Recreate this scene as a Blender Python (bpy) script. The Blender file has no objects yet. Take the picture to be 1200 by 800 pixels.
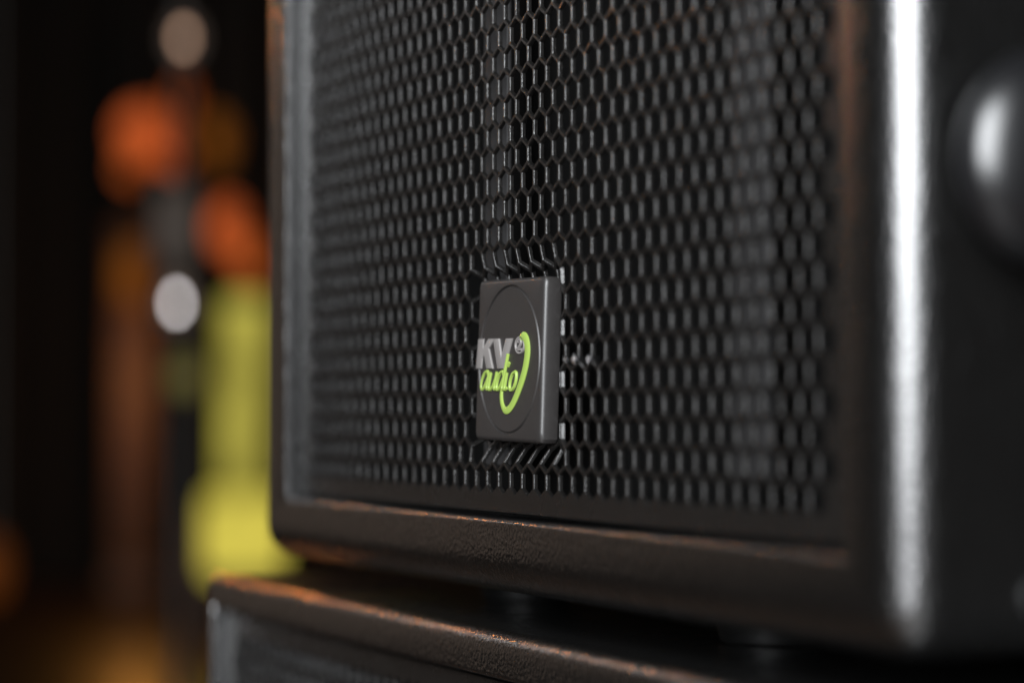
import bpy, bmesh, math, random
from mathutils import Vector, Matrix

random.seed(7)
D = bpy.data
scn = bpy.context.scene
col = scn.collection
R = math.radians

# ------------------------------------------------------------------ camera
ZC = 0.677                       # lens height above the floor
YAW, PITCH, DIST = R(24.2), R(1.62), 0.843
FW = Vector((-math.cos(YAW) * math.cos(PITCH), math.sin(YAW) * math.cos(PITCH), math.sin(PITCH)))
CAM = Vector((math.cos(YAW) * DIST, -math.sin(YAW) * DIST, ZC))
cd = D.cameras.new('camera')
cam = D.objects.new('camera', cd)
col.objects.link(cam)
cam.location = CAM
cam.rotation_euler = FW.to_track_quat('-Z', 'Y').to_euler()
cd.sensor_width = 36.0
cd.lens = 85.0
cd.clip_start = 0.01
cd.clip_end = 100.0
cd.dof.use_dof = True
cd.dof.focus_distance = 0.838
cd.dof.aperture_fstop = 3.35
cd.dof.aperture_ratio = 1.30
cd.dof.aperture_blades = 0
scn.camera = cam

# ------------------------------------------------------------------ world, lamps, exposure
w = D.worlds.new('World')
scn.world = w
w.use_nodes = True
bg = w.node_tree.nodes['Background']
bg.inputs['Color'].default_value = (1.0, 0.80, 0.66, 1)
bg.inputs['Strength'].default_value = 0.004


def area(name, loc, target, sx, sy, power, color):
    ld = D.lights.new(name, 'AREA')
    ld.shape = 'RECTANGLE'
    ld.size, ld.size_y = sx, sy
    ld.energy = power
    ld.color = color
    o = D.objects.new(name, ld)
    col.objects.link(o)
    o.location = loc
    o.rotation_euler = (Vector(target) - Vector(loc)).to_track_quat('-Z', 'Y').to_euler()
    return o


# cool white soft key from the right front, dim warm room light from the left front
area('key_light', (1.35, -1.15, ZC + 0.62), (0.2, 0, ZC), 0.95, 1.5, 135.0, (0.94, 0.97, 1.0))
area('warm_room_light', (-2.2, -0.78, ZC + 0.38), (-0.1, 0, ZC), 1.0, 1.5, 0.78, (1.0, 0.74, 0.58))
area('grey_room_light', (-2.0, -0.62, ZC + 0.80), (-0.1, 0, ZC), 0.35, 0.45, 1.1, (1.0, 0.94, 0.92))
area('orange_stage_light', (-2.4, -0.050, ZC + 0.70), (-0.1, -0.01, ZC - 0.07), 0.08, 0.08, 2.9, (1.0, 0.30, 0.06))

vs = scn.view_settings
scn.display_settings.display_device = 'sRGB'
vs.view_transform = 'Standard'
vs.look = 'None'
vs.exposure = 0.0
vs.gamma = 1.0
vs.use_curve_mapping = False
scn.cycles.use_denoising = True
scn.cycles.max_bounces = 8
scn.cycles.sample_clamp_indirect = 4.0

# ------------------------------------------------------------------ helpers


def at(px, py, depth):
    """pixel of the 1200x800 photograph at a given depth along the optical axis"""
    rt = Vector((math.sin(YAW), math.cos(YAW), 0))
    up = rt.cross(FW)
    f = 1200 * 85 / 36
    return CAM + (FW + rt * ((px - 600) / f) - up * ((py - 400) / f)) * depth


def tag(o, label=None, cat=None, group=None, kind=None):
    for k, v in (('label', label), ('category', cat), ('group', group), ('kind', kind)):
        if v:
            o[k] = v
    return o


def empty(name, loc):
    o = D.objects.new(name, None)
    o.empty_display_size = 0.05
    o.location = loc
    col.objects.link(o)
    return o


def link(name, me, mat, parent=None, loc=(0, 0, 0), rot=(0, 0, 0), smooth=35):
    me.materials.clear()
    me.materials.append(mat)
    if smooth:
        me.shade_smooth()
        me.set_sharp_from_angle(angle=R(smooth))
    o = D.objects.new(name, me)
    col.objects.link(o)
    o.location = loc
    o.rotation_euler = rot
    if parent:
        o.parent = parent
    return o


def bm_obj(name, bm, mat, parent=None, loc=(0, 0, 0), rot=(0, 0, 0), smooth=35):
    bmesh.ops.recalc_face_normals(bm, faces=bm.faces)
    me = D.meshes.new(name)
    bm.to_mesh(me)
    bm.free()
    return link(name, me, mat, parent, loc, rot, smooth)


def box_bm(lo, hi, bevel=0.0, seg=3):
    bm = bmesh.new()
    bmesh.ops.create_cube(bm, size=1.0)
    lo, hi = Vector(lo), Vector(hi)
    for v in bm.verts:
        v.co = Vector((lo[i] + (v.co[i] + 0.5) * (hi[i] - lo[i]) for i in range(3)))
    if bevel:
        bmesh.ops.bevel(bm, geom=bm.edges[:], offset=bevel, segments=seg, profile=0.5, affect='EDGES')
    return bm


def lathe_bm(profile, n=40, cap=True):
    """profile: list of (radius, height) about Z"""
    bm = bmesh.new()
    rings = []
    for r, h in profile:
        if r < 1e-6:
            rings.append([bm.verts.new((0, 0, h))])
        else:
            rings.append([bm.verts.new((r * math.cos(2 * math.pi * i / n), r * math.sin(2 * math.pi * i / n), h)) for i in range(n)])
    for A, B in zip(rings, rings[1:]):
        for i in range(n):
            j = (i + 1) % n
            if len(A) == 1 and len(B) == 1:
                continue
            if len(A) == 1:
                bm.faces.new((A[0], B[i], B[j]))
            elif len(B) == 1:
                bm.faces.new((A[i], A[j], B[0]))
            else:
                bm.faces.new((A[i], A[j], B[j], B[i]))
    if cap:
        for ring in (rings[0], rings[-1]):
            if len(ring) > 1:
                bm.faces.new(ring)
    return bm


def ribbon_bm(pts, widths, y0, y1, closed=False, bm=None):
    """flat stroke in the XZ plane with thickness y0..y1 (y1 is the front, smaller y)"""
    bm = bm or bmesh.new()
    n = len(pts)
    P = [Vector((p[0], p[1])) for p in pts]
    rows = []
    for i in range(n):
        a = P[i - 1] if (i or closed) else P[i]
        b = P[(i + 1) % n] if (i < n - 1 or closed) else P[i]
        t = (b - a).normalized()
        nrm = Vector((-t.y, t.x))
        wd = widths[i] if isinstance(widths, (list, tuple)) else widths
        L, Q = P[i] + nrm * wd / 2, P[i] - nrm * wd / 2
        bv = 0.18
        Lf, Qf = P[i] + nrm * wd * (0.5 - bv), P[i] - nrm * wd * (0.5 - bv)
        ym = y1 + (y0 - y1) * 0.3
        rows.append([bm.verts.new((L.x, y0, L.y)), bm.verts.new((L.x, ym, L.y)), bm.verts.new((Lf.x, y1, Lf.y)),
                     bm.verts.new((Qf.x, y1, Qf.y)), bm.verts.new((Q.x, ym, Q.y)), bm.verts.new((Q.x, y0, Q.y))])
    m = n if closed else n - 1
    for i in range(m):
        A, B = rows[i], rows[(i + 1) % n]
        for k in range(5):
            bm.faces.new((A[k], A[k + 1], B[k + 1], B[k]))
    if not closed:
        bm.faces.new(rows[0])
        bm.faces.new(rows[-1])
    return bm


def spline(pts, sub=8, closed=False):
    """Catmull-Rom through 2D points"""
    n = len(pts)
    out = []
    rng = n if closed else n - 1
    for i in range(rng):
        p0 = pts[(i - 1) % n] if (closed or i) else pts[0]
        p1, p2 = pts[i], pts[(i + 1) % n]
        p3 = pts[(i + 2) % n] if (closed or i < n - 2) else pts[-1]
        for k in range(sub):
            t = k / sub
            out.append(tuple(0.5 * (2 * p1[j] + (p2[j] - p0[j]) * t + (2 * p0[j] - 5 * p1[j] + 4 * p2[j] - p3[j]) * t * t
                                    + (3 * p1[j] - p0[j] - 3 * p2[j] + p3[j]) * t ** 3) for j in range(len(p1))))
    if not closed:
        out.append(tuple(pts[-1]))
    return out


# ------------------------------------------------------------------ materials
def new_mat(name):
    m = D.materials.new(name)
    m.use_nodes = True
    nt = m.node_tree
    return m, nt, nt.nodes['Principled BSDF']


def mat(name, color, rough=0.5, metal=0.0, spec=0.5, bump=0.0, scale=800.0, var=0.0, coat=0.0, rough_var=0.0, distort=0.0):
    m, nt, b = new_mat(name)
    b.inputs['Base Color'].default_value = (*color, 1)
    b.inputs['Roughness'].default_value = rough
    b.inputs['Metallic'].default_value = metal
    b.inputs['Specular IOR Level'].default_value = spec
    b.inputs['Coat Weight'].default_value = coat
    N = nt.nodes.new
    tc = N('ShaderNodeTexCoord')
    if bump or var or rough_var:
        nz = N('ShaderNodeTexNoise')
        nz.inputs['Scale'].default_value = scale
        nz.inputs['Detail'].default_value = 3.0
        nz.inputs['Distortion'].default_value = distort
        nt.links.new(tc.outputs['Object'], nz.inputs['Vector'])
    if bump:
        bp = N('ShaderNodeBump')
        bp.inputs['Strength'].default_value = bump
        bp.inputs['Distance'].default_value = 0.0006
        nt.links.new(nz.outputs['Fac'], bp.inputs['Height'])
        nt.links.new(bp.outputs['Normal'], b.inputs['Normal'])
    if var:
        mx = N('ShaderNodeMixRGB')
        mx.blend_type = 'MULTIPLY'
        mx.inputs['Fac'].default_value = var
        mx.inputs['Color1'].default_value = (*color, 1)
        nt.links.new(nz.outputs['Fac'], mx.inputs['Color2'])
        nt.links.new(mx.outputs['Color'], b.inputs['Base Color'])
    if rough_var:
        n2 = N('ShaderNodeTexNoise')
        n2.inputs['Scale'].default_value = 45.0
        n2.inputs['Detail'].default_value = 6.0
        nt.links.new(tc.outputs['Object'], n2.inputs['Vector'])
        mr = N('ShaderNodeMapRange')
        mr.inputs['To Min'].default_value = rough - rough_var
        mr.inputs['To Max'].default_value = rough + rough_var
        nt.links.new(n2.outputs['Fac'], mr.inputs['Value'])
        nt.links.new(mr.outputs['Result'], b.inputs['Roughness'])
    return m


def glow(name, color, strength, uneven=0.0):
    """a lit surface: emission, with uneven brightness across it"""
    m, nt, b = new_mat(name)
    b.inputs['Base Color'].default_value = (*(0.04 * c_ for c_ in color), 1)
    b.inputs['Emission Color'].default_value = (*color, 1)
    b.inputs['Emission Strength'].default_value = strength
    b.inputs['Roughness'].default_value = 0.6
    b.inputs['Specular IOR Level'].default_value = 0.1
    if uneven:
        tc = nt.nodes.new('ShaderNodeTexCoord')
        nz = nt.nodes.new('ShaderNodeTexNoise')
        nz.inputs['Scale'].default_value = 9.0
        nz.inputs['Detail'].default_value = 2.0
        mr = nt.nodes.new('ShaderNodeMapRange')
        mr.inputs['From Min'].default_value = 0.3
        mr.inputs['From Max'].default_value = 0.7
        mr.inputs['To Min'].default_value = strength * (1 - uneven)
        mr.inputs['To Max'].default_value = strength * (1 + uneven)
        nt.links.new(tc.outputs['Object'], nz.inputs['Vector'])
        nt.links.new(nz.outputs['Fac'], mr.inputs['Value'])
        nt.links.new(mr.outputs['Result'], b.inputs['Emission Strength'])
    return m


M = {}


def cabinet_paint():
    """black textured (orange peel) cabinet paint"""
    m, nt, b = new_mat('cabinet_paint')
    N, L = nt.nodes.new, nt.links.new
    tc = N('ShaderNodeTexCoord')
    n1 = N('ShaderNodeTexNoise')
    n1.inputs['Scale'].default_value = 600.0
    n1.inputs['Detail'].default_value = 4.0
    n1.inputs['Distortion'].default_value = 0.6
    v1 = N('ShaderNodeTexVoronoi')
    v1.feature = 'SMOOTH_F1'
    v1.inputs['Scale'].default_value = 760.0
    ad = N('ShaderNodeMath')
    ad.operation = 'MULTIPLY_ADD'
    ad.inputs[1].default_value = 1.0
    b.inputs['Coat IOR'].default_value = 1.9
    L(tc.outputs['Object'], n1.inputs['Vector'])
    L(tc.outputs['Object'], v1.inputs['Vector'])
    L(v1.outputs['Distance'], ad.inputs[0])
    L(n1.outputs['Fac'], ad.inputs[2])
    bp = N('ShaderNodeBump')
    bp.inputs['Strength'].default_value = 0.6
    bp.inputs['Distance'].default_value = 0.0009
    L(ad.outputs[0], bp.inputs['Height'])
    L(bp.outputs['Normal'], b.inputs['Normal'])
    n2 = N('ShaderNodeTexNoise')
    n2.inputs['Scale'].default_value = 30.0
    n2.inputs['Detail'].default_value = 8.0
    L(tc.outputs['Object'], n2.inputs['Vector'])
    mr = N('ShaderNodeMapRange')
    mr.inputs['To Min'].default_value = 0.22
    mr.inputs['To Max'].default_value = 0.34
    L(n2.outputs['Fac'], mr.inputs['Value'])
    L(mr.outputs['Result'], b.inputs['Roughness'])
    b.inputs['Base Color'].default_value = (0.0020, 0.00195, 0.0019, 1)
    b.inputs['Specular IOR Level'].default_value = 0.2
    b.inputs['Coat Weight'].default_value = 1.0
    b.inputs['Coat IOR'].default_value = 1.9
    b.inputs['Coat Roughness'].default_value = 0.24
    b2 = N('ShaderNodeBump')
    b2.inputs['Strength'].default_value = 0.22
    b2.inputs['Distance'].default_value = 0.0009
    L(ad.outputs[0], b2.inputs['Height'])
    L(b2.outputs['Normal'], b.inputs['Coat Normal'])
    return m


M['paint'] = cabinet_paint()
M['grille'] = mat('grille_powder_coat', (0.0045, 0.0042, 0.0040), 0.28, 0, 0.5, bump=0.35, scale=1800, rough_var=0.06)


def dust(m, amount, scale, colour=(0.06, 0.056, 0.052)):
    """sparse dust and wear specks over a plain coat"""
    nt = m.node_tree
    b = nt.nodes['Principled BSDF']
    base = tuple(b.inputs['Base Color'].default_value)
    N, L = nt.nodes.new, nt.links.new
    tc = N('ShaderNodeTexCoord')
    n1, n2 = N('ShaderNodeTexNoise'), N('ShaderNodeTexNoise')
    n1.inputs['Scale'].default_value = scale
    n1.inputs['Detail'].default_value = 2.0
    n2.inputs['Scale'].default_value = 28.0
    n2.inputs['Detail'].default_value = 5.0
    mr, m2, mu = N('ShaderNodeMapRange'), N('ShaderNodeMapRange'), N('ShaderNodeMath')
    mr.inputs['From Min'].default_value, mr.inputs['From Max'].default_value = 0.60, 0.72
    m2.inputs['From Min'].default_value, m2.inputs['From Max'].default_value = 0.35, 0.75
    mu.operation = 'MULTIPLY'
    sc_ = N('ShaderNodeMath')
    sc_.operation = 'MULTIPLY'
    sc_.inputs[1].default_value = amount
    mx = N('ShaderNodeMixRGB')
    mx.inputs['Color1'].default_value = base
    mx.inputs['Color2'].default_value = (*colour, 1)
    for n_ in (n1, n2):
        L(tc.outputs['Object'], n_.inputs['Vector'])
    L(n1.outputs['Fac'], mr.inputs['Value'])
    L(n2.outputs['Fac'], m2.inputs['Value'])
    L(mr.outputs['Result'], mu.inputs[0])
    L(m2.outputs['Result'], mu.inputs[1])
    L(mu.outputs[0], sc_.inputs[0])
    L(sc_.outputs[0], mx.inputs['Fac'])
    L(mx.outputs['Color'], b.inputs['Base Color'])


dust(M['grille'], 0.7, 1500.0)
dust(M['paint'], 0.3, 1100.0, (0.03, 0.027, 0.024))
M['baffle'] = mat('baffle_black', (0.003, 0.003, 0.003), 0.9, 0, 0.05)
M['horn'] = mat('horn_plastic', (0.018, 0.0175, 0.018), 0.6, bump=0.1, scale=600)
M['cone'] = mat('cone_paper', (0.004, 0.004, 0.004), 0.8, 0, 0.1, bump=0.3, scale=300)
M['badge'] = mat('badge_plastic', (0.018, 0.0165, 0.016), 0.42, 0, 0.5, bump=0.05, scale=2500, rough_var=0.05)
dust(M['badge'], 0.45, 2200.0, (0.07, 0.066, 0.062))
M['silver'] = mat('silver_letter_paint', (0.145, 0.135, 0.13), 0.45, 0.0, bump=0.06, scale=2500)
M['green'] = mat('lime_letter_paint', (0.20, 0.285, 0.055), 0.45, bump=0.05, scale=2500)
M['chrome'] = mat('chrome', (0.88, 0.88, 0.90), 0.15, 1.0)
M['rubber'] = mat('rubber', (0.003, 0.003, 0.003), 0.5, 0, 0.2, bump=0.1, scale=700)
M['knob'] = mat('knob_plastic', (0.004, 0.004, 0.0045), 0.31, bump=0.05, scale=900)


# ------------------------------------------------------------------ setting
M['floor'] = mat('floor_boards', (0.055, 0.030, 0.016), 0.32, var=0.6, scale=9, rough_var=0.1)
bm = box_bm((-14, -3.0, -0.05), (3.0, 9.0, 0.0))
tag(bm_obj('floor', bm, M['floor'], smooth=0), kind='structure')

# dark drape behind everything, hung square to the view
M['drape'] = mat('drape_cloth', (0.008, 0.0045, 0.0015), 0.9, bump=0.4, scale=90)
bm = bmesh.new()
c0 = at(-700, 480, 9.4)
c1 = at(1100, 480, 9.4)
ax = Vector((c1.x - c0.x, c1.y - c0.y, 0))
wid = ax.length
ax.normalize()
nrm = Vector((-ax.y, ax.x, 0))
N_ = 340
prev = None
for i in range(N_ + 1):
    t = i / N_
    s = t * wid
    off = 0.07 * math.sin(s * 21 + 0.9 * math.sin(s * 3.1)) + 0.02 * math.sin(s * 47)
    b0 = Vector((c0.x, c0.y, 0.01)) + ax * s + nrm * off
    t0 = Vector((c0.x, c0.y, 4.2)) + ax * s + nrm * off * 0.55
    pair = (bm.verts.new(b0), bm.verts.new(t0))
    if prev:
        bm.faces.new((prev[0], pair[0], pair[1], prev[1]))
    prev = pair
o = bm_obj('stage_drape', bm, M['drape'], smooth=80)
tag(o, 'dark folded drape hanging at the back of the dim room', 'drape')


# ------------------------------------------------------------------ loudspeakers
P = 0.010                      # hexagon pitch along a row
S = P / math.sqrt(3)           # hexagon cell radius
ROW = 1.5 * S


def make_cabinet(lo, hi, inner, r=0.010, name='cabinet', parent=None, depth=0.045):
    """rounded box with a recessed front; inner = (x0, x1, z0, z1) of the opening"""
    bm = box_bm(lo, hi, r, 6)
    bm.faces.ensure_lookup_table()
    front = min((f for f in bm.faces if f.normal.y < -0.99), key=lambda f: -f.calc_area())
    res = bmesh.ops.inset_region(bm, faces=[front], thickness=0.004)
    x0, x1, z0, z1 = inner
    cx, cz = (x0 + x1) / 2, (z0 + z1) / 2
    for v in front.verts:
        v.co.x = x0 if v.co.x < cx else x1
        v.co.z = z0 if v.co.z < cz else z1
    lip = [e for e in front.edges]
    ex = bmesh.ops.extrude_face_region(bm, geom=[front])
    for g in ex['geom']:
        if isinstance(g, bmesh.types.BMVert):
            g.co.y += depth
    if front.is_valid:
        bm.faces.remove(front)
    lip = [e for e in lip if e.is_valid]
    flat = [e for e in lip if abs(e.verts[0].co.z - e.verts[1].co.z) < 1e-5]
    yl = lo[1]
    bmesh.ops.bevel(bm, geom=flat, offset=0.0022, segments=4, profile=0.5, affect='EDGES')
    post = [e for e in bm.edges if abs(e.verts[0].co.y - yl) < 1e-5 and abs(e.verts[1].co.y - yl) < 1e-5
            and abs(e.verts[0].co.z - e.verts[1].co.z) > 0.1 and min(abs(e.verts[0].co.x - x0), abs(e.verts[0].co.x - x1)) < 1e-4
            and abs(e.verts[0].co.x - e.verts[1].co.x) < 1e-5]
    bmesh.ops.bevel(bm, geom=post, offset=0.0005, segments=2, profile=0.5, affect='EDGES')
    return bm_obj(name, bm, M['paint'], parent)


def make_grille(x_mid, z_bottom, n_col, n_row, outer, y_fun, name, parent, mat_):
    """perforated hexagon sheet; first row's lower tips at z_bottom; outer=(x0,x1,z0,z1) of the sheet"""
    verts, faces, index = [], [], {}

    def vid(x, z, dy):
        k = (round(x * 1e6), round(z * 1e6), round(dy * 1e6))
        i = index.get(k)
        if i is None:
            i = index[k] = len(verts)
            y = y_fun(x, z)
            if y > 1e-7 and dy:
                e_ = 2e-4
                nx = -(y_fun(x + e_, z) - y_fun(x - e_, z)) / (2 * e_)
                nz_ = -(y_fun(x, z + e_) - y_fun(x, z - e_)) / (2 * e_)
                k_ = dy / math.sqrt(1 + nx * nx + nz_ * nz_)
                verts.append((x + nx * k_, y + k_, z + nz_ * k_))
            else:
                verts.append((x, y + dy, z))
        return i

    T = 0.0016
    ang = [math.radians(90 + 60 * k) for k in range(6)]
    x_first = x_mid - (n_col - 0.5) * P / 2
    left, right = [], []
    for j in range(n_row):
        zc = z_bottom + S + j * ROW
        off = (P / 2) if j % 2 else 0.0
        for i in range(n_col):
            xc = x_first + off + i * P
            ring = []
            for rad, dy in ((S, 0.0), (S * 0.912, 0.0), (S * 0.888, 0.00008), (S * 0.870, 0.00022), (S * 0.863, 0.00042), (S * 0.858, T - 0.0002), (S * 0.888, T), (S, T)):
                ring.append([vid(xc + rad * math.cos(a), zc + rad * math.sin(a), dy) for a in ang])
            for A, B in zip(ring, ring[1:]):
                for k in range(6):
                    m = (k + 1) % 6
                    faces.append((A[k], A[m], B[m], B[k]))
        xl, xr = x_first + off - P / 2, x_first + off + (n_col - 0.5) * P
        left += [(xl, zc - S / 2), (xl, zc + S / 2)]
        right += [(xr, zc - S / 2), (xr, zc + S / 2)]
    x0, x1, z0, z1 = outer

    # solid margins around the perforation, zigzag against the outer rim
    def fill(poly, f):
        for a, b in zip(poly, poly[1:]):
            pa, pb = f(a), f(b)
            faces.append((vid(*a, 0), vid(*b, 0), vid(*pb, 0), vid(*pa, 0)))

    fill(left, lambda p: (x0, p[1]))
    fill(right, lambda p: (x1, p[1]))
    zb = z_bottom + S
    bot = []
    for i in range(n_col):
        xc = x_first + i * P
        bot += [(xc - P / 2, zb - S / 2), (xc, zb - S)]
    bot.append((x_first + (n_col - 0.5) * P, zb - S / 2))
    j = n_row - 1
    zt = z_bottom + S + j * ROW
    off = (P / 2) if j % 2 else 0.0
    top = []
    for i in range(n_col):
        xc = x_first + off + i * P
        top += [(xc - P / 2, zt + S / 2), (xc, zt + S)]
    top.append((x_first + off + (n_col - 0.5) * P, zt + S / 2))
    fill(bot, lambda p: (p[0], z0))
    fill(top, lambda p: (p[0], z1))
    for poly, zz in ((bot, z0), (top, z1)):
        for p, xx in ((poly[0], x0), (poly[-1], x1)):
            faces.append((vid(p[0], p[1], 0), vid(xx, p[1], 0), vid(xx, zz, 0), vid(p[0], zz, 0)))
    # folded rim
    rim = []
    nseg = 12
    e = 0.0014
    loops = []
    for ins, dy in ((0.0, 0.0), (-e * 0.6, 0.0004), (-e, 0.0016), (-e, 0.012)):
        loops.append([(x0 + ins, z0 + ins, dy), (x1 - ins, z0 + ins, dy), (x1 - ins, z1 - ins, dy), (x0 + ins, z1 - ins, dy)])
    for A, B in zip(loops, loops[1:]):
        for k in range(4):
            m = (k + 1) % 4
            q = [A[k], A[m], B[m], B[k]]
            idx = []
            for (x, z, dy) in q:
                verts.append((x, y_fun(x, z) + dy, z))
                idx.append(len(verts) - 1)
            faces.append(tuple(idx))
    me = D.meshes.new(name)
    me.from_pydata(verts, [], faces)
    bm = bmesh.new()
    bm.from_mesh(me)
    D.meshes.remove(me)
    bmesh.ops.remove_doubles(bm, verts=bm.verts, dist=1e-6)
    return bm_obj(name, bm, mat_, parent, smooth=28)


# --- badge position on the upper grille (centre of the plate's front)
BX, BY, BZ = 0.0004, -0.0015, ZC + 0.0174
BW, BH = 0.0280, 0.0284          # half width, half height


def smooth(t):
    t = max(0.0, min(1.0, t))
    return t * t * (3 - 2 * t)


def pocket(x, z):
    """the sheet is pressed in around the badge"""
    dx = max(0.0, abs(x - BX) - (BW + 0.0028))
    dz = max(0.0, abs(z - BZ) - (BH - 0.001))
    d = math.hypot(dx, dz)
    return 0.0050 * (1 - smooth(d / 0.0088))


# ============ upper loudspeaker
up_z0, up_z1 = ZC - 0.0645, ZC + 0.66
spk = empty('loudspeaker', (0, 0.2, up_z0))
tag(spk, 'black loudspeaker with hexagon grille and square logo badge, standing on a wider cabinet', 'loudspeaker')
inv = Vector((0, -0.2, -up_z0))


def sub(o, parent_loc):
    o.location = Vector(o.location) - Vector(parent_loc)
    return o


SP = Vector(spk.location)
c = make_cabinet((-0.2610, -0.006, up_z0), (0.2515, 0.40, up_z1), (-0.2255, 0.2255, ZC - 0.0380, up_z1 - 0.026), 0.0140, 'cabinet', spk)
c.location = -SP
o = bm_obj('baffle', box_bm((-0.2250, 0.0365, ZC - 0.0375), (0.2250, 0.0385, up_z1 - 0.0265)), M['baffle'], spk, smooth=0)
o.location = -SP
g = make_grille(0.0, ZC - 0.0302, 42, 78, (-0.2225, 0.2225, ZC - 0.0350, ZC - 0.0302 + 79 * ROW + 0.006), pocket, 'grille', spk, M['grille'])
g.location = -SP

# waveguide side flanges and woofer behind the sheet
for xa, xb in ((-0.0445, -0.0235), (0.1400, 0.1610)):
    bm = box_bm((xa, 0.0085, ZC - 0.02), (xb, 0.0105, ZC + 0.40), 0.0006, 2)
    o = bm_obj('waveguide_flange', bm, M['horn'], spk)
    o.location = -SP
bm = lathe_bm([(0.0, 0.0), (0.03, 0.006), (0.035, 0.004), (0.12, 0.024), (0.128, 0.027), (0.136, 0.024), (0.142, 0.025), (0.15, 0.025), (0.15, 0.0)], 64)
o = bm_obj('woofer', bm, M['cone'], spk, rot=(R(90), 0, 0))
o.location = Vector((0.04, 0.0364, ZC + 0.50)) - SP

# feet under the cabinet
foot_me = None
for (fx, fy) in ((-0.125, 0.062), (0.072, 0.062), (-0.148, 0.34), (0.148, 0.34)):
    if foot_me is None:
        bm = lathe_bm([(0.0150, 0.0), (0.0172, 0.0012), (0.0180, 0.004), (0.0190, 0.0123), (0.019, 0.0126)], 36)
        o = bm_obj('foot', bm, M['rubber'], spk)
        foot_me = o.data
    else:
        o = link('foot', foot_me, M['rubber'], spk)
    o.location = Vector((fx, fy, ZC - 0.0771)) - SP

# round knob on the right side panel
kn = bm_obj('side_knob', lathe_bm([(0.012, 0.0), (0.012, 0.006), (0.0265, 0.007), (0.0285, 0.0085), (0.0290, 0.011), (0.0280, 0.0145), (0.0255, 0.0175),
                                   (0.0210, 0.0203), (0.015, 0.0224), (0.008, 0.0236), (0.0, 0.0240)], 48), M['knob'], spk, rot=(0, R(90), 0))
kn.location = Vector((0.2517, 0.0335, ZC + 0.064)) - SP
o = bm_obj('side_screw', lathe_bm([(0.006, 0.0), (0.006, 0.0008), (0.005, 0.0014), (0.003, 0.0016), (0.0, 0.0017)], 24), M['rubber'], spk, rot=(0, R(90), 0))
o.location = Vector((0.2517, 0.036, ZC - 0.0490)) - SP

# chrome screws added beside the badge to make three small glints
for sx, sr, sy in ((0.0458, 0.0016, -0.0002), (0.0528, 0.0023, -0.0006), (0.0632, 0.0017, -0.0002)):
    prof = [(0.0, 0.0022), (0.40, 0.0020), (0.80, 0.0013), (1.0, 0.0003), (0.90, -0.0006), (0.45, -0.0008), (0.42, -0.0030)]
    bm = lathe_bm([(r_ * sr, h_) for r_, h_ in prof], 16)
    for v in bm.verts:                     # head cut as a star to give a star shaped glint
        a_ = math.atan2(v.co.y, v.co.x)
        if v.co.z > -0.0007:
            k_ = 0.74 + 0.26 * math.cos(4 * a_)
            v.co.x *= k_
            v.co.y *= k_
    o = bm_obj('glint_screw', bm, M['chrome'], spk, rot=(R(90), R(17 + sx * 900), R(8)), smooth=20)
    o.location = Vector((sx, sy, ZC + 0.0167)) - SP

# --- badge: plate with a round dished panel and raised lettering
Bc = Vector((BX, BY, BZ))
hw, hh, rc, th = BW, BH, 0.0020, 0.0066


def rounded_rect(hw, hh, r, n=8):
    out = []
    for cx, cz, a0 in ((hw - r, hh - r, 0), (-hw + r, hh - r, 90), (-hw + r, -hh + r, 180), (hw - r, -hh + r, 270)):
        for k in range(n + 1):
            a = R(a0 + 90 * k / n)
            out.append((cx + r * math.cos(a), cz + r * math.sin(a)))
    return out


def polar_rect(hw, hh, r, dy, n=160):
    """rounded rectangle sampled at even angles, so that it blends into circles"""
    out = []
    for k in range(n):
        a = 2 * math.pi * (k + 0.5) / n
        c, s_ = math.cos(a), math.sin(a)
        t = min(hw / abs(c), hh / abs(s_))
        x, z = abs(c) * t, abs(s_) * t
        cx, cz = hw - r, hh - r
        if x > cx and z > cz:
            # meet the corner arc along the ray
            b_ = abs(c) * cx + abs(s_) * cz
            t = b_ + math.sqrt(max(0.0, b_ * b_ - (cx * cx + cz * cz - r * r)))
        out.append(Vector((c * t, dy, s_ * t)))
    return out


bm = bmesh.new()
rad_out = 0.0268
angs = None
loops = []
# outer shell loops, back to front
for ins, dy in ((0.0003, th), (0.0, th - 0.0008), (0.0, 0.0017), (0.0002, 0.0009), (0.0006, 0.0004), (0.0011, 0.0001), (0.0015, 0.0)):
    loops.append(polar_rect(hw - ins, hh - ins, max(0.001, rc - ins * 0.6), dy))
base = loops[-1]
# blend from the square outline to circles by angle
dirs = [Vector((v.x, 0, v.z)).normalized() for v in base]
for rad, dy in ((0.0262, 0.0), (0.0261, 0.0003), (0.0259, 0.0008), (0.0254, 0.0008), (0.0252, 0.0003), (0.0249, 0.00005),
                (0.0235, 0.0001), (0.0200, 0.0003), (0.0140, 0.0004), (0.0070, 0.0004)):
    loops.append([d * min(rad, 1e9) + Vector((0, dy, 0)) for d in dirs])
vl = [[bm.verts.new(v) for v in L] for L in loops]
n = len(base)
for A, B in zip(vl, vl[1:]):
    for k in range(n):
        m = (k + 1) % n
        bm.faces.new((A[k], A[m], B[m], B[k]))
bm.faces.new(vl[-1])
bm.faces.new(vl[0])
# the lens sees the plate a touch twisted and tipped, as it was glued on
badge = bm_obj('badge', bm, M['badge'], spk, rot=(R(-1.4), R(1.0), 0), smooth=32)
badge.location = Bc - SP
badge['label'] = 'square charcoal badge with round panel, grey KV2 letters and lime audio script'

mm = 0.001
LDX = -1.3 * mm               # the whole logo sits a little towards the plate's left edge
YB, YF = 0.0007, -0.0003        # lettering back and front, relative to the plate


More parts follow.
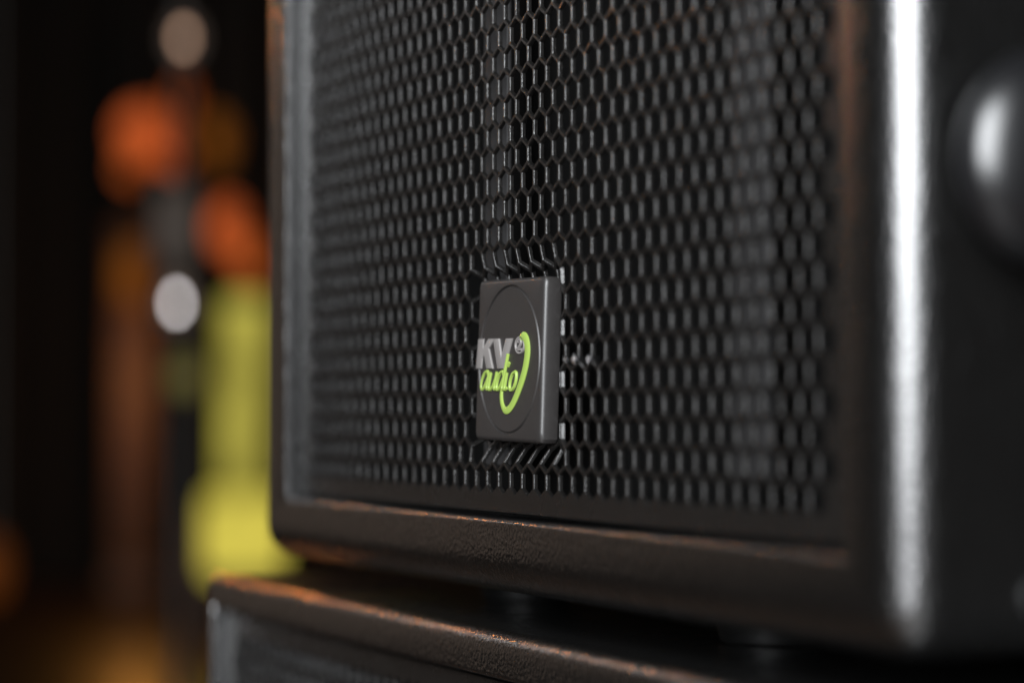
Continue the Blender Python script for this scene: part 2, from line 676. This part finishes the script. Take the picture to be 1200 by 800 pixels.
def poly_obj(name, pts, y0, y1, mat_, parent):
    bm = bmesh.new()
    n = len(pts)
    cx = sum(p[0] for p in pts) / n
    cz = sum(p[1] for p in pts) / n
    f = [bm.verts.new((p[0] * mm, y1, p[1] * mm)) for p in pts]
    b = [bm.verts.new((p[0] * mm, y0, p[1] * mm)) for p in pts]
    ff = bm.faces.new(f)
    bm.faces.new(b[::-1])
    for i in range(n):
        j = (i + 1) % n
        bm.faces.new((f[i], f[j], b[j], b[i]))
    bmesh.ops.recalc_face_normals(bm, faces=bm.faces)
    bmesh.ops.bevel(bm, geom=[e for e in ff.edges], offset=0.00022, segments=2, profile=0.5, affect='EDGES')
    bmesh.ops.triangulate(bm, faces=[f for f in bm.faces if len(f.verts) > 4])
    return bm_obj(name, bm, mat_, parent, smooth=30)


def shear(pts, k, z0):
    return [(x + (z - z0) * k, z) for x, z in pts]


# block letters (coordinates in mm from the plate centre)
zt, zb = 7.5, -3.1
K = [(-26.8, zb), (-21.9, zb), (-21.9, 0.6), (-20.6, 2.0), (-17.6, zb), (-11.9, zb), (-16.9, 4.0), (-12.3, zt), (-18.0, zt), (-21.9, 4.2), (-21.9, zt), (-26.8, zt)]
V = [(-13.0, zt), (-8.0, zt), (-5.0, 1.1), (-1.8, zt), (3.4, zt), (-2.3, zb), (-7.8, zb)]
poly_obj('letter_k', shear(K, 0.14, zb), YB, YF, M['silver'], badge)
poly_obj('letter_v', shear(V, 0.06, zb), YB, YF, M['silver'], badge)
# ringed 2
ring = [((10.2 + 3.6 * math.cos(t)) * mm, (5.1 + 2.75 * math.sin(t)) * mm) for t in [2 * math.pi * i / 40 for i in range(40)]]
bm_obj('number_ring', ribbon_bm(ring, 0.8 * mm, YB, YF + 0.0001, True), M['silver'], badge, smooth=50)
two = spline([(8.6, 6.1), (9.4, 7.0), (10.8, 6.9), (11.2, 6.0), (10.2, 4.8), (8.6, 3.6), (8.9, 3.55), (11.8, 3.6)], 5)
bm_obj('number_two', ribbon_bm([(x * mm, z * mm) for x, z in two], 0.95 * mm, YB, YF, False), M['silver'], badge, smooth=50)
# lime swoosh
sw = spline([(11.9, 7.5, 1.7), (14.6, 8.0, 2.6), (17.2, 6.6, 3.0), (18.5, 3.4, 3.1), (17.8, -0.6, 3.0), (15.6, -5.0, 2.8), (11.7, -10.0, 2.6),
             (7.0, -14.6, 2.4), (2.6, -17.2, 2.1), (-1.2, -17.4, 1.9), (-3.6, -15.2, 1.7), (-4.4, -12.2, 1.5), (-3.6, -9.6, 1.1)], 6)
bm_obj('swoosh', ribbon_bm([((p[0] if p[0] < 0 else p[0] * 0.89) * mm, p[1] * mm) for p in sw], [p[2] * 1.3 * mm for p in sw], YB, YF + 0.0001, False), M['green'], badge, smooth=50)

# script letters; x-height 1, drawn in letter space and sheared
XH, ZB_, SL = 6.4, -10.5, 0.34


def script(name, strokes, x0, dyo, width=1.1):
    bm = bmesh.new()
    for k, st in enumerate(strokes):
        pts = spline(st, 6)
        pts = [(x0 + x * XH, ZB_ + z * XH) for x, z in pts]
        pts = shear(pts, SL, ZB_)
        ribbon_bm([(x * mm, z * mm) for x, z in pts], width * mm, YB, YF - 0.00005 - dyo - 0.00004 * k, False, bm)
    return bm_obj(name, bm, M['green'], badge, smooth=50)


a_bowl = [(0.82, 0.80), (0.62, 1.00), (0.30, 0.92), (0.08, 0.55), (0.10, 0.16), (0.32, 0.00), (0.58, 0.18), (0.82, 0.62)]
stem = [(0.88, 0.98), (0.86, 0.55), (0.86, 0.18), (0.98, 0.02), (1.16, 0.10)]
script('letter_a', [a_bowl, stem], -22.9, 0.0)
script('letter_u', [[(0.06, 0.95), (0.06, 0.40), (0.12, 0.08), (0.36, 0.00), (0.66, 0.22), (0.80, 0.55)], stem], -16.2, 0.00002)
script('letter_d', [a_bowl, [(0.92, 1.98), (0.88, 1.2), (0.86, 0.55), (0.86, 0.18), (0.98, 0.02), (1.14, 0.10)]], -9.5, 0.00001)
script('letter_i', [[(0.10, 0.95), (0.10, 0.50), (0.12, 0.14), (0.26, 0.02), (0.42, 0.12)], [(0.10, 1.30), (0.15, 1.40), (0.20, 1.50)]], -2.6, 0.00003)
script('letter_o', [[(0.52, 1.00), (0.22, 0.88), (0.06, 0.50), (0.14, 0.12), (0.42, 0.00), (0.70, 0.18), (0.80, 0.55), (0.70, 0.90), (0.50, 0.99)]], 1.6, 0.0)

# ============ lower, wider cabinet
lo_top = ZC - 0.0768
lows = empty('subwoofer', (0, 0.26, 0.0))
tag(lows, 'wider black bass cabinet with textured paint underneath the badge loudspeaker', 'loudspeaker')
LP = Vector(lows.location)
LX = 0.3435
c = make_cabinet((-LX, -0.006, 0.020), (LX, 0.55, lo_top), (-LX + 0.0125, LX - 0.0125, 0.046, lo_top - 0.0165), 0.0065, 'cabinet', lows)
c.location = -LP
ztop_holes = lo_top - 0.0165 - 0.009
nrow = 50
gz0 = ztop_holes - 2 * S - (nrow - 1) * ROW
g = make_grille(0.0, gz0, 63, nrow, (-LX + 0.0155, LX - 0.0155, 0.0490, lo_top - 0.0195), lambda x, z: 0.0, 'grille', lows, M['grille'])
g.location = -LP
fm = None
for fx in (-0.28, 0.28):
    for fy in (0.05, 0.49):
        if fm is None:
            o = bm_obj('foot', lathe_bm([(0.018, 0.0), (0.021, 0.002), (0.0225, 0.0205)], 28), M['rubber'], lows)
            fm = o.data
        else:
            o = link('foot', fm, M['rubber'], lows)
        o.location = Vector((fx, fy, 0.0)) - LP

# ------------------------------------------------------------------ out-of-focus background, a few metres away
DB = 3.9
PXM = DB / (1200 * 85 / 36)      # metres per photo pixel at that depth

M['dark_metal'] = mat('dark_metal', (0.02, 0.017, 0.014), 0.6, 0.0)
M['grey_shell'] = mat('grey_shell', (0.05, 0.028, 0.013), 0.6)
M['wood'] = mat('post_wood', (0.13, 0.048, 0.007), 0.55, bump=0.3, scale=60, var=0.5)
M['orange_glow'] = glow('orange_paper_glow', (1.0, 0.18, 0.04), 0.42, 0.75)
M['rust_glow'] = glow('rust_paper_glow', (1.0, 0.20, 0.035), 0.32, 0.75)
M['brown_glow'] = glow('brown_paper_glow', (1.0, 0.30, 0.03), 0.15, 0.4)
M['yellow_glow'] = glow('yellow_glow', (1.0, 0.87, 0.14), 0.36, 0.5)
M['yellow_bright'] = glow('yellow_bright', (1.0, 0.84, 0.12), 0.62, 0.2)
M['white_bulb'] = glow('white_bulb', (1.0, 0.95, 0.95), 9.5)
M['pale_bulb'] = glow('pale_bulb', (1.0, 0.62, 0.42), 2.0)
M['olive_bulb'] = glow('olive_bulb', (1.0, 0.85, 0.22), 0.11)
toCam = (CAM - at(210, 400, DB)).normalized()
yawc = math.atan2(toCam.y, toCam.x)


def on_floor(p):
    return Vector((p.x, p.y, 0))


def light_stand(px, top_py, depth, label):
    top = at(px, top_py, depth)
    b = on_floor(top)
    t = empty('light_stand', b)
    tag(t, label, 'stand')
    bm_obj('pole', lathe_bm([(0.012, 0.03), (0.012, top.z * 0.55), (0.009, top.z * 0.55 + 0.01), (0.009, top.z)], 16), M['dark_metal'], t)
    bm_obj('base', lathe_bm([(0.16, 0.0), (0.16, 0.012), (0.05, 0.03), (0.02, 0.05)], 28), M['dark_metal'], t)
    return t


def spot_lamp(px, py, depth, r_lens, mat_, label, body_r=0.030, body_len=0.10):
    """small lantern: shell, lens, yoke - pointing at the loudspeakers"""
    p = at(px, py, depth)
    t = empty('spot_lamp', p)
    tag(t, label, 'lamp', )
    q = (CAM - p).to_track_quat('Z', 'Y').to_euler()
    bm_obj('shell', lathe_bm([(0.0, -body_len), (body_r * 0.7, -body_len), (body_r, -body_len * 0.7), (body_r, 0.0), (body_r * 0.93, 0.0),
                              (body_r * 0.9, -0.015), (0.0, -0.015)], 28, cap=False), M['grey_shell'], t, rot=q)
    bm_obj('lens', lathe_bm([(0.0, 0.012), (r_lens * 0.5, 0.010), (r_lens, 0.0), (r_lens, -0.012), (0, -0.012)], 24, cap=False), mat_, t, rot=q)
    return t


st = light_stand(213, -60, DB + 0.16, 'tall thin dark pole stand carrying the spot lamps behind the loudspeakers')
pb = at(207, 266, DB + 0.16)
o = bm_obj('control_box', box_bm((-0.042, -0.03, -0.068), (0.042, 0.03, 0.068), 0.008, 3), M['grey_shell'], st, rot=(0, 0, yawc + R(90)))
o.location = pb - Vector(st.location)
spot_lamp(215, 45, DB, 7 * PXM, M['pale_bulb'], 'dim peach round lamp at the top of the pole stand')
spot_lamp(207, 355, DB, 5 * PXM, M['white_bulb'], 'bright white round lamp halfway up the pole stand')
spot_lamp(216, 440, DB, 18*PXM, M['olive_bulb'], 'dull olive round lamp just under the bright white lamp')


def lantern(px, py, depth, rx, rz, mat_, label):
    p = at(px, py, depth)
    t = empty('paper_lantern', p)
    tag(t, label, 'lantern')
    prof = []
    nn = 22
    for k in range(nn + 1):
        a = math.pi * (0.08 + 0.84 * k / nn)
        rib = 1.0 + 0.012 * math.cos(k * math.pi)
        prof.append((rx * math.sin(a) * rib, -rz * math.cos(a)))
    bm_obj('shade', lathe_bm(prof, 32), mat_, t)
    bm_obj('cord', lathe_bm([(0.004, rz * 0.95), (0.004, 4.0 - p.z)], 8), M['dark_metal'], t)
    return t


PX8 = 7.5 / (1200 * 85 / 36)
lantern(170, 158, 7.5, 36 * PX8, 30 * PX8, M['orange_glow'], 'largest bright orange lantern of the bunch beside the pole stand')
lantern(206, 182, 7.9, 20 * PX8, 17 * PX8, M['orange_glow'], 'small bright orange lantern overlapping the largest lantern of the bunch')
lantern(150, 196, 8.3, 16 * PX8, 15 * PX8, M['rust_glow'], 'rust coloured lantern low in the bunch beside the pole stand')
lantern(214, 118, 8.2, 17 * PX8, 22 * PX8, M['rust_glow'], 'rust coloured lantern hanging highest in the bunch')
lantern(258, 165, 8.4, 20 * PX8, 30 * PX8, M['brown_glow'], 'dull brown lantern hanging alone between the orange bunches')
lantern(268, 268, 7.5, 24 * PX8, 30 * PX8, M['orange_glow'], 'bright orange lantern hanging above the yellow lit column')
lantern(294, 306, 7.9, 22 * PX8, 26 * PX8, M['rust_glow'], 'rust coloured lantern just over the top of the yellow column')
lantern(152, 322, 8.4, 20 * PX8, 36 * PX8, M['brown_glow'], 'dull brown lantern hanging in front of the wooden post')
for px_, py_, dd_, en_ in ((184, 212, 7.3, 2.5), (162, 440, 8.25, 5.0)):  # unseen orange fill points, added outside the shades to warm stand and post
    ld = D.lights.new('lantern_fill', 'POINT')
    ld.energy = en_
    ld.color = (1.0, 0.40, 0.07)
    ld.shadow_soft_size = 0.03
    lb = D.objects.new('lantern_fill', ld)
    lb.location = at(px_, py_, dd_)
    col.objects.link(lb)

# yellow lit column on a wider lit foot
DC = 6.8
PXC = DC / (1200 * 85 / 36)
colp = on_floor(at(284, 600, DC))
t = empty('column_lamp', colp)
tag(t, 'tall glowing yellow column lamp with a wider lit foot', 'lamp')
zt_ = at(284, 352, DC).z
zm_ = at(284, 580, DC).z
zl_ = at(284, 672, DC).z
h_ = 29 * PXC
o = bm_obj('shade', box_bm((-h_, -h_, zm_), (h_, h_, zt_), 0.03, 3), M['yellow_glow'], t, rot=(0, 0, yawc))
h2 = 47 * PXC
o = bm_obj('lit_foot', box_bm((-h2, -h2, zl_), (h2, h2, zm_ - 0.002), 0.03, 3), M['yellow_bright'], t, rot=(0, 0, yawc))
o = bm_obj('plinth', box_bm((-h2 * 0.9, -h2 * 0.9, 0), (h2 * 0.9, h2 * 0.9, zl_ - 0.002), 0.01, 2), M['dark_metal'], t, rot=(0, 0, yawc))

# wooden post lit by the lanterns and an added fill point
pp = on_floor(at(156, 500, 8.8))
t = empty('wooden_post', pp)
tag(t, 'brown square wooden post standing behind the orange lantern', 'post')
hp = 0.085
bm_obj('shaft', box_bm((-hp, -hp, 0.12), (hp, hp, at(156, 262, 8.8).z), 0.015, 2), M['wood'], t, rot=(0, 0, yawc))
bm_obj('plinth', box_bm((-hp * 1.25, -hp * 1.25, 0), (hp * 1.25, hp * 1.25, 0.119), 0.012, 2), M['wood'], t, rot=(0, 0, yawc))

pp = on_floor(at(224, 640, 8.7))
t = empty('bollard_post', pp)
tag(t, 'short amber lit wooden post beside the yellow column lamp', 'post')
hb = 0.055
zb2 = at(224, 615, 8.7).z
bm_obj('shaft', box_bm((-hb, -hb, 0.02), (hb, hb, zb2), 0.01, 2), M['wood'], t, rot=(0, 0, yawc))
bm_obj('cap', box_bm((-hb * 1.2, -hb * 1.2, zb2 + 0.001), (hb * 1.2, hb * 1.2, zb2 + 0.03), 0.008, 2), M['wood'], t, rot=(0, 0, yawc))

# a second dim lantern at the far left edge
M['ember'] = glow('ember_glow', (1.0, 0.25, 0.03), 0.05, 0.4)
lantern(-8, 665, DB, 26 * PXM, 38 * PXM, M['ember'], 'faint ember orange lantern hanging low near the floor')

for o in badge.children:
    o.location.x = LDX
